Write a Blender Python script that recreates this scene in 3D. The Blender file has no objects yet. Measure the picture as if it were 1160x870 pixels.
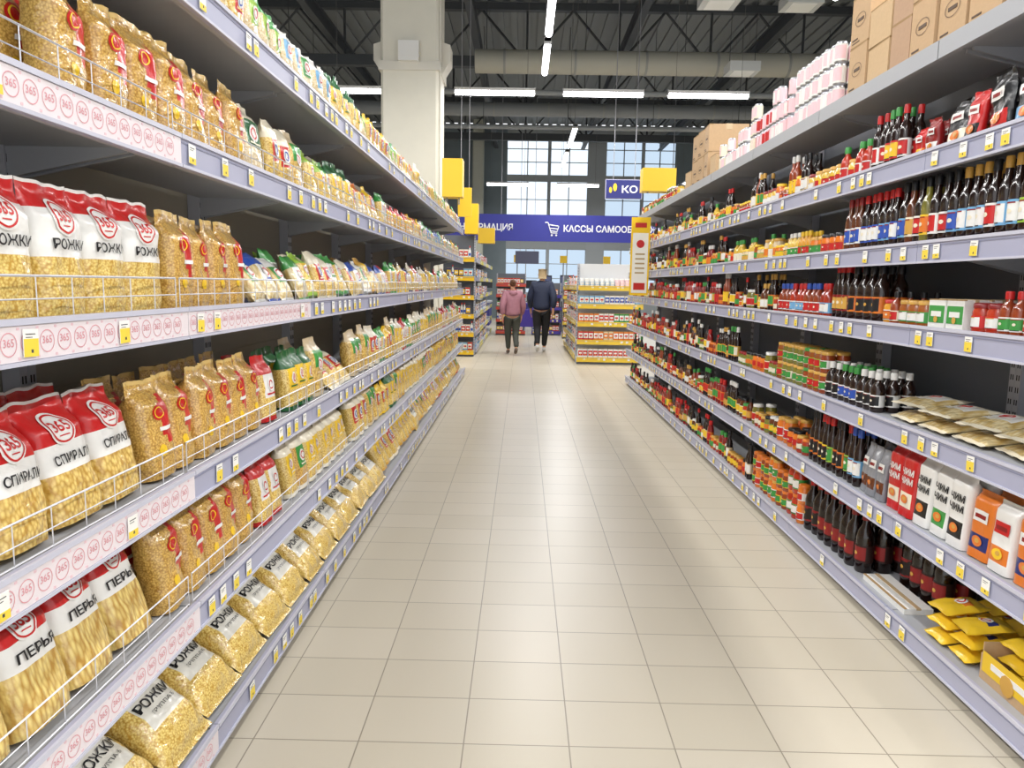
import bpy, math, random
import numpy as np
from mathutils import Matrix, Vector, noise
R=random.Random(11)
S=bpy.context.scene
COL=S.collection
rad=math.radians

# ------------------------------------------------------------ colours / materials
C=dict(white='#ebeae6',red='#c62222',darkred='#8c1b1b',pink='#f0cbd0',orange='#e07a2a',yellow='#efc62e',gold='#d2a24a',
 green='#3f9644',lime='#9ac244',darkgreen='#1f6232',blue='#3054b0',navy='#1e2a6e',lightblue='#74add6',black='#1a1a1d',
 brown='#64341a',darkbrown='#24130e',grey='#8a8c92',cream='#ebe2ca',kraft='#c4a47e',tan='#ccae86',purple='#5b3aa8',silver='#c4c6cc',
 honey='#d8982c',mustard='#dcb648',amber='#9c5420',tomato='#b6351b',olive='#7e7830',brick='#94401f',salsa='#a6341c',peach='#e8a870',
 beige='#dcc8a4')
def lin(h):
    h=h.lstrip('#'); o=[]
    for i in (0,2,4):
        c=int(h[i:i+2],16)/255; o.append(c/12.92 if c<=.04045 else ((c+.055)/1.055)**2.4)
    return (*o,1)
_m={}
def M(c,rough=.5,metal=0,bump=0,bscale=40,emit=0,coat=0,var=0,trans=0):
    h=C.get(c,c); key=(h,rough,metal,bump,bscale,emit,coat,var,trans)
    if key in _m: return _m[key]
    m=bpy.data.materials.new('mat_'+(c if c in C else 'tone')); m.use_nodes=True
    nt=m.node_tree; b=nt.nodes['Principled BSDF']
    b.inputs['Base Color'].default_value=lin(h); b.inputs['Roughness'].default_value=rough
    b.inputs['Metallic'].default_value=metal
    if coat: b.inputs['Coat Weight'].default_value=coat; b.inputs['Coat Roughness'].default_value=.12
    if emit: b.inputs['Emission Color'].default_value=lin(h); b.inputs['Emission Strength'].default_value=emit
    if trans: b.inputs['Transmission Weight'].default_value=trans
    if bump or var:
        tc=nt.nodes.new('ShaderNodeTexCoord'); n=nt.nodes.new('ShaderNodeTexNoise'); n.inputs['Scale'].default_value=bscale
        nt.links.new(tc.outputs['Object'],n.inputs['Vector'])
        if bump:
            bp=nt.nodes.new('ShaderNodeBump'); bp.inputs['Strength'].default_value=bump; bp.inputs['Distance'].default_value=.01
            nt.links.new(n.outputs['Fac'],bp.inputs['Height']); nt.links.new(bp.outputs['Normal'],b.inputs['Normal'])
        if var:
            mx=nt.nodes.new('ShaderNodeMix'); mx.data_type='RGBA'
            l=lin(h); mx.inputs['A'].default_value=(l[0]*(1-var),l[1]*(1-var),l[2]*(1-var),1); mx.inputs['B'].default_value=(min(1,l[0]*(1+var)),min(1,l[1]*(1+var)),min(1,l[2]*(1+var)),1)
            nt.links.new(n.outputs['Fac'],mx.inputs['Factor']); nt.links.new(mx.outputs['Result'],b.inputs['Base Color'])
    _m[key]=m; return m
def P(c): return M(c,.3,0,.4,24,coat=.3)      # printed plastic film
def G(c): return M(c,.14,coat=.5)                # glossy glass / liquid
def L(c): return M(c,.42)                        # paper label
def pasta(c1,c2,scale,name,stretch=1,pos=(.2,.8)):
    key=('pasta',name)
    if key in _m: return _m[key]
    m=bpy.data.materials.new('pasta_'+name); m.use_nodes=True; nt=m.node_tree; b=nt.nodes['Principled BSDF']
    tc=nt.nodes.new('ShaderNodeTexCoord'); mp=nt.nodes.new('ShaderNodeMapping'); mp.inputs['Scale'].default_value=(1,1,stretch)
    if stretch!=1: mp.inputs['Rotation'].default_value=(0,.5,0)
    v=nt.nodes.new('ShaderNodeTexVoronoi'); v.inputs['Scale'].default_value=scale; v.inputs['Randomness'].default_value=1
    r=nt.nodes.new('ShaderNodeValToRGB'); r.color_ramp.elements[0].color=lin(c1); r.color_ramp.elements[0].position=pos[0]
    r.color_ramp.elements[1].color=lin(c2); r.color_ramp.elements[1].position=pos[1]
    nt.links.new(tc.outputs['Object'],mp.inputs['Vector']); nt.links.new(mp.outputs['Vector'],v.inputs['Vector'])
    nt.links.new(v.outputs['Distance'],r.inputs['Fac']); nt.links.new(r.outputs['Color'],b.inputs['Base Color'])
    n=nt.nodes.new('ShaderNodeTexNoise'); n.inputs['Scale'].default_value=26; n.inputs['Detail'].default_value=3; nt.links.new(tc.outputs['Object'],n.inputs['Vector'])
    bp=nt.nodes.new('ShaderNodeBump'); bp.inputs['Strength'].default_value=.8; bp.inputs['Distance'].default_value=.011
    nt.links.new(n.outputs['Fac'],bp.inputs['Height']); nt.links.new(bp.outputs['Normal'],b.inputs['Normal'])
    b.inputs['Roughness'].default_value=.28; b.inputs['Coat Weight'].default_value=1; b.inputs['Coat Roughness'].default_value=.1
    nt.links.new(bp.outputs['Normal'],b.inputs['Coat Normal'])
    _m[key]=m; return m
P_YEL=pasta('#f5dd88','#c4983c',165,'yellow'); P_GOLD=pasta('#e6bf68','#b1833a',180,'golden'); P_PEN=pasta('#f4dc8a','#bd9040',105,'quill',.28)
P_SPI=pasta('#f3d680','#bc903c',120,'spiral',.6)
P_NOOD=pasta('#f2e4b8','#c8a860',80,'noodle',.25); P_GR=pasta('#eee2c2','#c8ae7a',190,'grain')

# ------------------------------------------------------------ geometry helpers
_tg={}
def text_geo(s,bold=.0):
    if (s,bold) in _tg: return _tg[(s,bold)]
    cu=bpy.data.curves.new('t','FONT'); cu.body=s; cu.size=1; cu.align_x='CENTER'; cu.align_y='CENTER'; cu.offset=bold; cu.resolution_u=3
    ob=bpy.data.objects.new('t',cu); COL.objects.link(ob); bpy.context.view_layer.update()
    dg=bpy.context.evaluated_depsgraph_get(); me=bpy.data.meshes.new_from_object(ob.evaluated_get(dg))
    vs=[tuple(v.co) for v in me.vertices]; fs=[tuple(p.vertices) for p in me.polygons]
    if vs:
        cx=(min(v[0] for v in vs)+max(v[0] for v in vs))/2; cy=(min(v[1] for v in vs)+max(v[1] for v in vs))/2
        vs=[(v[0]-cx,v[1]-cy) for v in vs]
    bpy.data.objects.remove(ob); bpy.data.curves.remove(cu); bpy.data.meshes.remove(me)
    _tg[(s,bold)]=(vs,fs); return vs,fs
class MB:
    def __init__(s): s.v=[];s.f=[];s.m=[];s.mats=[]
    def mi(s,mat):
        if mat not in s.mats: s.mats.append(mat)
        return s.mats.index(mat)
    def add(s,vs,fs,mat):
        o=len(s.v); s.v+= [tuple(v) for v in vs]; k=s.mi(mat)
        for f in fs: s.f.append([i+o for i in f]); s.m.append(k)
    def box(s,x0,x1,y0,y1,z0,z1,mat,T=None):
        vs=[(x,y,z) for z in(z0,z1) for y in(y0,y1) for x in(x0,x1)]
        if T is not None: vs=[T@Vector(v) for v in vs]
        s.add(vs,[(0,2,3,1),(4,5,7,6),(0,1,5,4),(2,6,7,3),(0,4,6,2),(1,3,7,5)],mat); return s
    def bar(s,p,q,r,mat,seg=4):
        p=Vector(p);q=Vector(q);d=(q-p).normalized(); a=d.orthogonal().normalized(); b=d.cross(a)
        vs=[]
        for c in(p,q):
            for i in range(seg):
                t=2*math.pi*(i+.5)/seg; vs.append(c+a*math.cos(t)*r+b*math.sin(t)*r)
        fs=[(i,(i+1)%seg,seg+(i+1)%seg,seg+i) for i in range(seg)]+[tuple(range(seg))[::-1],tuple(range(seg,2*seg))]
        s.add(vs,fs,mat); return s
    def lathe(s,prof,mat,seg=14,sx=1,sy=1,accent=None,cx=0,cy=0,lim=-.55):
        o=len(s.v); k=s.mi(mat); n=len(prof)
        ka=s.mi(accent) if accent else k
        for r,z in prof:
            r=max(r,.0003)
            for i in range(seg):
                t=2*math.pi*i/seg; s.v.append((cx+math.cos(t)*r*sx,cy+math.sin(t)*r*sy,z))
        for j in range(n-1):
            for i in range(seg):
                i2=(i+1)%seg; s.f.append([o+j*seg+i,o+j*seg+i2,o+(j+1)*seg+i2,o+(j+1)*seg+i])
                t=2*math.pi*(i+.5)/seg
                s.m.append(ka if (accent and 1<j<n-3 and math.sin(t)<lim) else k)
        return s
    def ring(s,fn,cx,cy,r0,r1,mat,seg=20,rings=1,ey=1):
        vs=[];fs=[]
        for j in range(rings+1):
            r=r0+(r1-r0)*j/rings
            for i in range(seg):
                t=2*math.pi*i/seg; vs.append(fn(cx+math.cos(t)*r,cy+math.sin(t)*r*ey))
        for j in range(rings):
            for i in range(seg):
                i2=(i+1)%seg; fs.append((j*seg+i,(j+1)*seg+i,(j+1)*seg+i2,j*seg+i2))
        s.add(vs,fs,mat)
    def patch(s,fn,x0,x1,z0,z1,mat,n=5,m=3):
        vs=[fn(x0+(x1-x0)*i/n,z0+(z1-z0)*j/m) for j in range(m+1) for i in range(n+1)]
        s.add(vs,[(j*(n+1)+i,j*(n+1)+i+1,(j+1)*(n+1)+i+1,(j+1)*(n+1)+i) for j in range(m) for i in range(n)],mat)
    def text(s,t,size,fn,mat,cx=0,cy=0,rot=0,bold=.0,width=None):
        vs,fs=text_geo(t,bold)
        if not vs: return
        sx=size
        if width: sx=width/(max(v[0] for v in vs)-min(v[0] for v in vs))
        c,sn=math.cos(rot),math.sin(rot)
        out=[]
        for x,y in vs:
            x*=sx;y*=size; out.append(fn(cx+x*c-y*sn,cy+x*sn+y*c))
        s.add(out,fs,mat)
    def mesh(s,name,smooth=False,ang=40):
        me=bpy.data.meshes.new(name); me.from_pydata(s.v,[],s.f)
        for m in s.mats: me.materials.append(m)
        me.polygons.foreach_set('material_index',s.m); me.update()
        if smooth:
            me.shade_smooth()
            try: me.set_sharp_from_angle(angle=rad(ang))
            except Exception: pass
        return me
def mkobj(name,data,parent=None,loc=(0,0,0),rot=None,**props):
    ob=bpy.data.objects.new(name,data); COL.objects.link(ob)
    ob.location=loc
    if rot is not None: ob.rotation_euler=rot
    if parent: ob.parent=parent
    for k,v in props.items(): ob[k]=v
    return ob
def front(y): return lambda a,b:(a,y,b)

# ------------------------------------------------------------ frames (a run of shelving)
class Frame:
    def __init__(s,ox,oy,rot,sign): s.ox=ox;s.oy=oy;s.rot=rad(rot);s.sign=sign
    def w(s,a,d):
        x=a*s.sign; c,n=math.cos(s.rot),math.sin(s.rot); return (s.ox+x*c-d*n, s.oy+x*n+d*c)
LX=-0.94; RX=1.57
FL=Frame(LX,0,90,1); FR=Frame(RX,0,-90,-1)

class Item:
    def __init__(s,name,parts,merged,label,cat):
        s.name=name;s.parts=parts;s.merged=merged;s.label=label;s.cat=cat
        a=np.array([v.co for v in merged.vertices]); s.arr=a; s.w=a[:,0].max()-a[:,0].min()
NEAR=4.7
counts={}
def place(fr,it,a,dfront,z,rz=0,tilt=0,roll=0,full=True,group=None,sc=1):
    Rm=Matrix.Rotation(rz,3,'Z')@Matrix.Rotation(tilt,3,'X')@Matrix.Rotation(roll,3,'Y')
    Rn=np.array(Rm); q=(it.arr*sc)@Rn.T
    ymin=q[:,1].min(); zmin=q[:,2].min(); xm=(q[:,0].max()+q[:,0].min())/2
    lx=a*fr.sign-xm; ly=dfront-ymin; c,n=math.cos(fr.rot),math.sin(fr.rot)
    loc=(fr.ox+lx*c-ly*n, fr.oy+lx*n+ly*c, z-zmin+.0005)
    Rw=(Matrix.Rotation(fr.rot,3,'Z')@Rm).to_euler()
    if full and len(it.parts)>1:
        top=mkobj(it.name,it.parts[0][1],None,loc,Rw)
        for nm,me in it.parts[1:]: mkobj(nm,me,top)
    else: top=mkobj(it.name,it.merged,None,loc,Rw)
    if sc!=1: top.scale=(sc,sc,sc)
    top['label']=it.label; top['category']=it.cat
    if group: top['group']=group
    counts[it.name]=counts.get(it.name,0)+1
    return q[:,2].max()-zmin+z+.001, q[:,1].max()-ymin
def fill(fr,z,y0,y1,items,rows=1,gap=.006,run=(2,4),fr0=.03,stack=1,tilt=0,tj=0,rj=4,group=None,near=NEAR,rowlim=5.2,roll=0,sj=0):
    y=y0
    while True:
        it=R.choice(items); n=R.randint(*run)
        if y+it.w>y1: break
        for k in range(n):
            if y+it.w>y1: break
            d=fr0+R.uniform(0,.012)
            for r in range(rows if y<rowlim else 1):
                zz=z
                for q in range(stack if isinstance(stack,int) else R.randint(*stack)):
                    zz,dep=place(fr,it,y+it.w/2,d,zz,rz=rad(R.uniform(-rj,rj)),tilt=rad(-tilt+R.uniform(-tj,tj)),roll=rad(R.uniform(-roll,roll)),full=y<near,group=group,sc=1-R.uniform(0,sj))
                d+=dep+.006
            y+=it.w+gap

# ------------------------------------------------------------ bags
def bag(name,w,h,t,style,zone,deco,seed,label,cat,nu=11,nv=18,amp_=1):
    def Tv(v):
        if style=='up':
            if v<.70: return .84+.16*math.sin(min(v/.25,1)*math.pi/2)
            if v<.94: return .05+.95*(.5+.5*math.cos((v-.70)/.24*math.pi))
            return .05
        if style=='flat':
            if v<.84: return .94
            if v<.97: return .05+.89*(.5+.5*math.cos((v-.84)/.13*math.pi))
            return .05
        e=min(1,max(0,(v-.05)/.9)); return .04+.96*max(0,1-abs(2*e-1)**2.6)**.6
    def Wv(v):
        if style in('up','flat'): return .95+.05*v
        return .97-.03*math.cos((v-.5)*2*math.pi)
    na=(.4 if style=='flat' else 1)*amp_
    pw=8 if style=='flat' else (4.5 if style=='up' else 3)
    def Sf(u,v,side):
        th=t/2*Tv(v)*max(0,1-abs(u)**pw)**.5
        x=w/2*u*Wv(v); z=h*v
        nz=noise.noise(Vector((x*22+seed*7.3,z*16+seed,side*3.1)))
        nz2=noise.noise(Vector((x*60+seed*3.3,z*45-seed,side*5.1)))
        amp=(.007*nz+.004*nz2)*(1 if abs(u)<.98 else .3)*na
        edge=.012*noise.noise(Vector((seed*5.1+u*2,z*9,1.5)))*na
        if style=='up' and v>.9: edge+=.006*math.sin(u*6+seed)*min(1,(v-.9)/.05)
        zz=z+ (.008*noise.noise(Vector((u*2+seed,4.2,0)))*min(1,(v-.85)/.1) if v>.85 and style!='flat' else 0)
        return Vector((x+edge*.4, side*th+side*amp+edge*.6*v, zz))
    mb=MB(); us=[-1+2*i/(nu-1) for i in range(nu)]
    us=[math.copysign(abs(u)**(.55 if style=='flat' else .75),u) for u in us]
    N=2*nu-2
    for j in range(nv+1):
        v=j/nv
        for u in us: mb.v.append(tuple(Sf(u,v,-1)))
        for u in us[-2:0:-1]: mb.v.append(tuple(Sf(u,v,1)))
    for j in range(nv):
        for i in range(N):
            i2=(i+1)%N; mb.f.append([j*N+i,j*N+i2,(j+1)*N+i2,(j+1)*N+i])
            if i<nu-1: u=(us[i]+us[i+1])/2; sd=-1
            else: k=i-(nu-1); u=us[nu-1-k]-.05 if nu-1-k<nu else 0; sd=1
            mb.m.append(mb.mi(zone(u,(j+.5)/nv,sd)))
    k=mb.mi(zone(0,.0,-1)); mb.f.append(list(range(N))[::-1]); mb.m.append(k)
    mb.f.append([nv*N+i for i in range(N)]); mb.m.append(mb.mi(zone(0,.99,-1)))
    def fn(a,b,off=.0022):
        v=min(max(b/h,0),1); u=max(-.97,min(.97,a/(w/2*Wv(v)))); p=Sf(u,v,-1); return (p.x,p.y-off,p.z)
    if deco: deco(mb,fn,w,h)
    me=mb.mesh(name,True,60)
    return Item(name,[(name,me)],me,label,cat)

def z365(pm,top=.52,band=(.80,.93)):
    W=P('white'); Rd=P('red')
    def z(u,v,sd):
        if v>.975: return W
        if band[0]<v<=band[1]: return Rd
        if v>top: return W
        return pm
    return z
def d365(word,ly=.80,wy=.62):
    def d(mb,fn,w,h):
        r=w*.20; cx=-w*.04; cy=h*ly
        mb.ring(lambda a,b: fn(a,b,.003),cx,cy,.0005,r*1.14,M('white',.4),28,6)
        f2=lambda a,b: fn(a,b,.0042)
        mb.ring(f2,cx,cy,r*.88,r,M('red',.4),28,1)
        mb.text('365',r*1.0,f2,M('red',.4),cx,cy+r*.10,bold=.02)
        mb.patch(f2,cx-r*.4,cx+r*.4,cy-r*.56,cy-r*.48,M('red',.4))
        mb.text(word,h*.10,f2,M('black',.4),w*.02,h*wy,bold=.02,width=w*.70)
    return d
K=dict(nu=23,nv=40,amp_=.75)
BL365=[bag('pasta_bag',.176,.292,.095,'up',z365(P_YEL,.46,(.80,.97)),d365('РОЖКИ',ly=.74,wy=.545),i,'white and red 365 pasta bag with clear lower window','pasta bag',**K) for i in range(3)]
BL365s=[bag('pasta_bag',.176,.285,.10,'up',z365(P_SPI,.40,(.62,.97)),d365('СПИРАЛИ',ly=.74,wy=.50),i+5,'white and red 365 bag of spiral pasta','pasta bag',**K) for i in range(3)]
BL365p=[bag('pasta_bag',.176,.29,.095,'up',z365(P_PEN,.44,(.66,.97)),d365('ПЕРЬЯ',ly=.76,wy=.54),i+9,'white and red 365 bag of quill pasta','pasta bag',**K) for i in range(3)]
def zclear(u,v,sd):
    if v>.90: return M('#d9d5c8',.22,0,.4,22,coat=.3)
    if .32<v<.62 and abs(u)<.74 and sd<0: return P('#e6e3d8')
    return P_YEL
def dclear(mb,fn,w,h):
    f2=lambda a,b: fn(a,b,.0036)
    mb.text('РОЖКИ',h*.11,f2,M('black',.4),w*.0,h*.51,bold=.02,width=w*.64)
    mb.text('ГРУППА Б',h*.045,f2,M('black',.4),w*.0,h*.41,width=w*.42)
BCLEAR=[bag('pasta_bag',.25,.35,.13,'pillow',zclear,dclear,i+13,'large clear bag of yellow elbow pasta lying down','pasta bag',17,26,1.4) for i in range(3)]
FILM=M('#e0c078',.25,0,.5,25,coat=.6)
def zgold(u,v,sd):
    if sd<0 and ((u-.75)/.85)**2+((v-.58)/.27)**2<1 and u<.98: return P('red')
    if v>.95: return FILM
    return P_GOLD
def dgold(mb,fn,w,h):
    mb.ring(fn,-w*.06,h*.66,.0005,w*.20,P('red'),18,3,.8)
    f2=lambda a,b: fn(a,b,.0034)
    mb.ring(f2,-w*.06,h*.66,w*.12,w*.15,M('yellow',.4),18,1,.8)
    mb.ring(fn,-w*.12,h*.28,.0005,w*.12,P('yellow'),14,2)
    mb.patch(f2,-w*.10,w*.30,h*.47,h*.51,M('white',.4))
BGOLD=[bag('pasta_bag',.14,.285,.10,'up',zgold,dgold,i+20,'golden yellow pasta bag with curved red panel','pasta bag',15,24) for i in range(4)]
def generic(c1,c2,pm,style='up',w=.13,h=.22,t=.08,seed=0,nm='pasta_bag',cat='pasta bag',lab=None,wt=(.34,.70)):
    def z(u,v,sd):
        if v>.88 or v<.04: return P(c1)
        if v>wt[1]: return P(c1)
        if v>wt[0] and v<wt[1] and sd<0 and abs(u)<.6: return P(c2)
        return pm
    def d(mb,fn,w,h):
        mb.ring(fn,0,h*.55,.0005,w*.2,M('white',.4),16,2)
        f2=lambda a,b: fn(a,b,.0034)
        mb.ring(f2,0,h*.55,w*.10,w*.14,M('red' if c2!='red' else 'blue',.4),14,1)
        mb.patch(f2,-w*.25,w*.25,h*.40,h*.425,M(c1,.4))
    return bag(nm,w,h,t,style,z,d,seed,lab or f'{c1} and {c2} packet showing contents through clear film',cat,11,14)
cb=dict(nm='cereal_bag',cat='cereal bag')
GEN=dict(
 grn=generic('green','white',P_YEL,seed=31,h=.24,**cb),grn2=generic('darkgreen','yellow',P_YEL,seed=32,h=.26,**cb),
 redw=generic('red','white',P_YEL,seed=33,h=.26),red2=generic('red','yellow',P_GOLD,seed=34,**cb),
 blu=generic('navy','white',P_YEL,seed=35,h=.22),blu2=generic('blue','lightblue',P_NOOD,seed=36,h=.22,**cb),
 wht=generic('white','green',P_GR,seed=37,h=.23,**cb),
 wht2=generic('white','lightblue',P_GR,seed=38,h=.24,**cb),
 yel=generic('yellow','red',P_YEL,seed=39,h=.23,**cb),
 org=generic('orange','yellow',P_GR,seed=40,h=.22,**cb),
 clr=generic('cream','yellow',P_YEL,seed=41,h=.27),clr2=generic('cream','green',P_GOLD,seed=42,h=.28,w=.14),
 clr3=generic('cream','red',P_YEL,seed=44,h=.28,w=.15,t=.09),
 clr4=generic('beige','green',P_SPI,seed=45,h=.29,w=.16,t=.10,wt=(.5,.8)),
 clr5=generic('gold','yellow',P_YEL,seed=46,h=.27,w=.15,t=.10,wt=(.55,.82)),
 grn3=generic('green','lime',P_GR,seed=43,h=.24,**cb),
 lime=generic('lime','yellow',P_YEL,seed=48,h=.23,**cb),
 sack=generic('cream','darkgreen',P_GR,seed=47,h=.28,w=.17,t=.11,**cb),
)
nb=dict(nm='noodle_pack',cat='noodle pack')
yk=dict(nm='noodle_pack',cat='noodle pack',wt=(.5,.75))
FLT=dict(
 bw=generic('blue','white',P_NOOD,'pillow',.15,.24,.07,seed=51,**nb),
 wg=generic('white','green',P_NOOD,'pillow',.15,.24,.075,seed=52,**nb),
 gr=generic('green','white',P_NOOD,'pillow',.15,.24,.07,seed=53,**nb),
 rd=generic('red','white',P_NOOD,'pillow',.15,.24,.07,seed=54,**nb),
 yl=generic('yellow','lime',P_NOOD,'pillow',.16,.26,.08,seed=55,**nb),
 cl=generic('cream','red',P_YEL,'pillow',.15,.25,.075,seed=56,**nb),
 rice=generic('cream','white',P_NOOD,'pillow',.2,.24,.04,seed=57,lab='flat clear pack of pale rice noodles',**nb),
 yb=generic('yellow','orange',P('yellow'),'pillow',.125,.17,.04,seed=58,lab='bright yellow packet lying flat',**yk),
 yb2=generic('yellow','navy',P('yellow'),'pillow',.125,.17,.04,seed=59,lab='yellow packet with navy panel lying flat',**yk),
)
def pouch(c1,c2,word=None,seed=0,w=.13,h=.2,t=.04,tc='white',lab=None,style='up'):
    def z(u,v,sd):
        if .12<v<.36 and sd<0 and abs(u)<.85: return P(c2)
        return P(c1)
    def d(mb,fn,w,h):
        f2=lambda a,b: fn(a,b,.0034)
        if word:
            ws=word.split()
            for i,s_ in enumerate(ws): mb.text(s_,h*.13,f2,M(tc,.4),0,h*(.68-.14*i),bold=.03,width=w*.74)
        else:
            mb.patch(f2,-w*.3,w*.3,h*.55,h*.72,M('white' if c1!='white' else 'red',.4)); mb.patch(lambda a,b:fn(a,b,.0042),-w*.22,w*.22,h*.6,h*.66,M('darkred',.4))
        mb.ring(f2,0,h*.26,.0005,w*.22,P('orange' if c2!='orange' else 'yellow'),14,2,.7)
        mb.ring(lambda a,b:fn(a,b,.0042),w*.02,h*.27,.0005,w*.1,P('gold'),10,1,.7)
    return bag('sauce_pouch',w,h,t,style,z,d,seed,lab or f'upright {c1} food pouch with {c2} panel','food pouch',13,22)

# ------------------------------------------------------------ bottles, jars, cans
SH=dict(
 soy=([(0,0),(.033,0),(.037,.008),(.037,.075),(.035,.085),(.037,.095),(.037,.15),(.031,.178),(.016,.205),(.014,.235),(0,.235)],(.017,.225,.262),(.0375,.045,.12),1),
 slim=([(0,0),(.024,0),(.027,.006),(.027,.16),(.022,.185),(.0125,.205),(.012,.25),(0,.25)],(.014,.235,.275),(.0275,.045,.125),1),
 short=([(0,0),(.028,0),(.031,.006),(.031,.10),(.025,.125),(.013,.14),(.013,.16),(0,.16)],(.016,.15,.182),(.0315,.025,.08),1),
 ketchup=([(0,0),(.036,0),(.04,.01),(.036,.07),(.04,.12),(.034,.155),(.018,.172),(0,.172)],(.02,.168,.205),(.0405,.035,.11),.68),
 jar=([(0,0),(.034,0),(.037,.006),(.037,.082),(.031,.094),(.031,.1),(0,.1)],(.0345,.094,.112),(.0375,.022,.066),1),
 bigjar=([(0,0),(.038,0),(.042,.008),(.042,.11),(.034,.128),(.034,.135),(0,.135)],(.037,.128,.148),(.0425,.03,.088),1),
 can=([(0,0),(.026,0),(.033,.008),(.033,.108),(.027,.116),(0,.114)],(.0275,.1155,.1185),(.0334,.012,.104),1),
)
KN=dict(soy='sauce_bottle',slim='dressing_bottle',short='seasoning_bottle',ketchup='ketchup_bottle',jar='sauce_jar',bigjar='pickle_jar',can='drink_can')
_ci={}
def cont(shape,content,cap,lab,acc=None,sc=1):
    key=(shape,content,cap,lab,acc,sc)
    if key in _ci: return _ci[key]
    prof,(cr,c0,c1),(lr,l0,l1),sy=SH[shape]
    def pb(mb,seg): mb.lathe(prof,G(content) if shape!='can' else M('silver',.3,.9),seg,1,sy)
    def pc(mb,seg):
        mid=c0+(c1-c0)*.8
        mb.lathe([(0,c0),(cr,c0),(cr,mid),(cr*.88,c1),(0,c1)],M(cap,.35),seg,1,1 if shape!='ketchup' else .8)
    def pl(mb,seg,det=False):
        d=l1-l0
        ks=[l0,l0+d*.12,l0+d*.3,l0+d*.75,l0+d*.9,l1]
        mb.lathe([(lr-.002,l0)]+[(lr+.0008,q) for q in ks]+[(lr-.002,l1)],L(lab),seg,1,sy,accent=L(acc) if acc else None)
        if det:
            def cy(a,b): t=-math.pi/2+a/lr; return (math.cos(t)*(lr+.0016),math.sin(t)*(lr+.0016)*sy,b)
            zc=(l0+l1)/2
            mb.ring(cy,0,zc+d*.02,.0005,d*.13,M('gold' if lab=='cream' or shape=='soy' else 'cream',.4),12,1,.8)
            mb.patch(cy,-lr*.7,lr*.7,l1-d*.16,l1-d*.10,M('darkred' if lab!='red' else 'gold',.4)); mb.patch(cy,-lr*.6,lr*.6,l0+d*.08,l0+d*.13,M('black',.4))
    nm=KN[shape]; out=[]
    for pn,pf in((nm,pb),('lid' if 'jar' in shape else ('cap' if shape!='can' else 'can_lid'),pc),('label',lambda m,s:pl(m,s,True))):
        mb=MB(); pf(mb,16); mb.v=[(a*sc,b*sc,c*sc) for a,b,c in mb.v]; out.append((pn,mb.mesh(pn,True,50)))
    mb=MB(); pb(mb,14);pc(mb,14);pl(mb,14); mb.v=[(a*sc,b*sc,c*sc) for a,b,c in mb.v]; me=mb.mesh(nm,True,50)
    kind=nm.replace('_',' ')
    lbl=f'{content} {kind} with {cap} {"lid" if "jar" in shape else "cap"} and {lab} label' if shape!='can' else f'{lab} drink can with {acc or "plain"} print and silver lid'
    if '#' in lbl: lbl=f'nearly black {kind} with {cap} cap and dark label'
    it=Item(nm,out,me,lbl,kind)
    _ci[key]=it; return it
def mix(shapes,contents,caps,labs,n,accs=('white','red','yellow','green','cream','gold','orange')):
    return [cont(R.choice(shapes),R.choice(contents),R.choice(caps),R.choice(labs),R.choice(accs),R.choice((.82,.88,.95,1))) for _ in range(n)]

def carton(name,w,d,h,c,band=None,oval=False,label='cardboard carton',cat='carton',open_=False):
    mb=MB(); m=M(c,.7,0,.05,60,var=.08)
    if open_:
        q=.005
        mb.box(-w/2,w/2,0,d,0,q,m); mb.box(-w/2,w/2,0,q,q,h*.7,m); mb.box(-w/2,w/2,d-q,d,q,h,m); mb.box(-w/2,-w/2+q,q,d-q,q,h,m); mb.box(w/2-q,w/2,q,d-q,q,h,m)
    else:
        mb.box(-w/2,w/2,0,d,0,h,m)
        mb.box(-w/2,w/2,d*.49,d*.51,h,h+.0015,M('#7b5a3a',.8))
        mb.box(-w*.5-.001,w*.5+.001,d*.42,d*.58,h*.8,h+.002,M('#cdb48c',.25)); mb.box(-w*.5-.0008,w*.5+.0008,-.0008,d*.1,h*.97,h+.001,M('#a88a60',.8))
    if band: mb.box(-w*.46,w*.46,-.0015,0,h*.25,h*.8,M(band,.5)); mb.box(-w*.3,w*.3,-.003,-.0015,h*.45,h*.62,M('white' if band!='white' else 'red',.5)); mb.ring(front(-.0035),0,h*.36,.0004,w*.12,M('gold',.5),10,1)
    if oval:
        mb.ring(lambda a,b:(a,-.002,b),0,h*.5,w*.26,w*.28,M('#5a4636',.6),20,1,.6)
        mb.box(-w*.16,w*.16,-.0022,0,h*.47,h*.53,M('#5a4636',.6))
        mb.box(-w*.4,-w*.1,-.0018,0,h*.12,h*.15,M('#5a4636',.6)); mb.box(-w*.4,0,-.0018,0,h*.06,h*.08,M('#5a4636',.6))
    me=mb.mesh(name); return Item(name,[(name,me)],me,label,cat)

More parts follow.
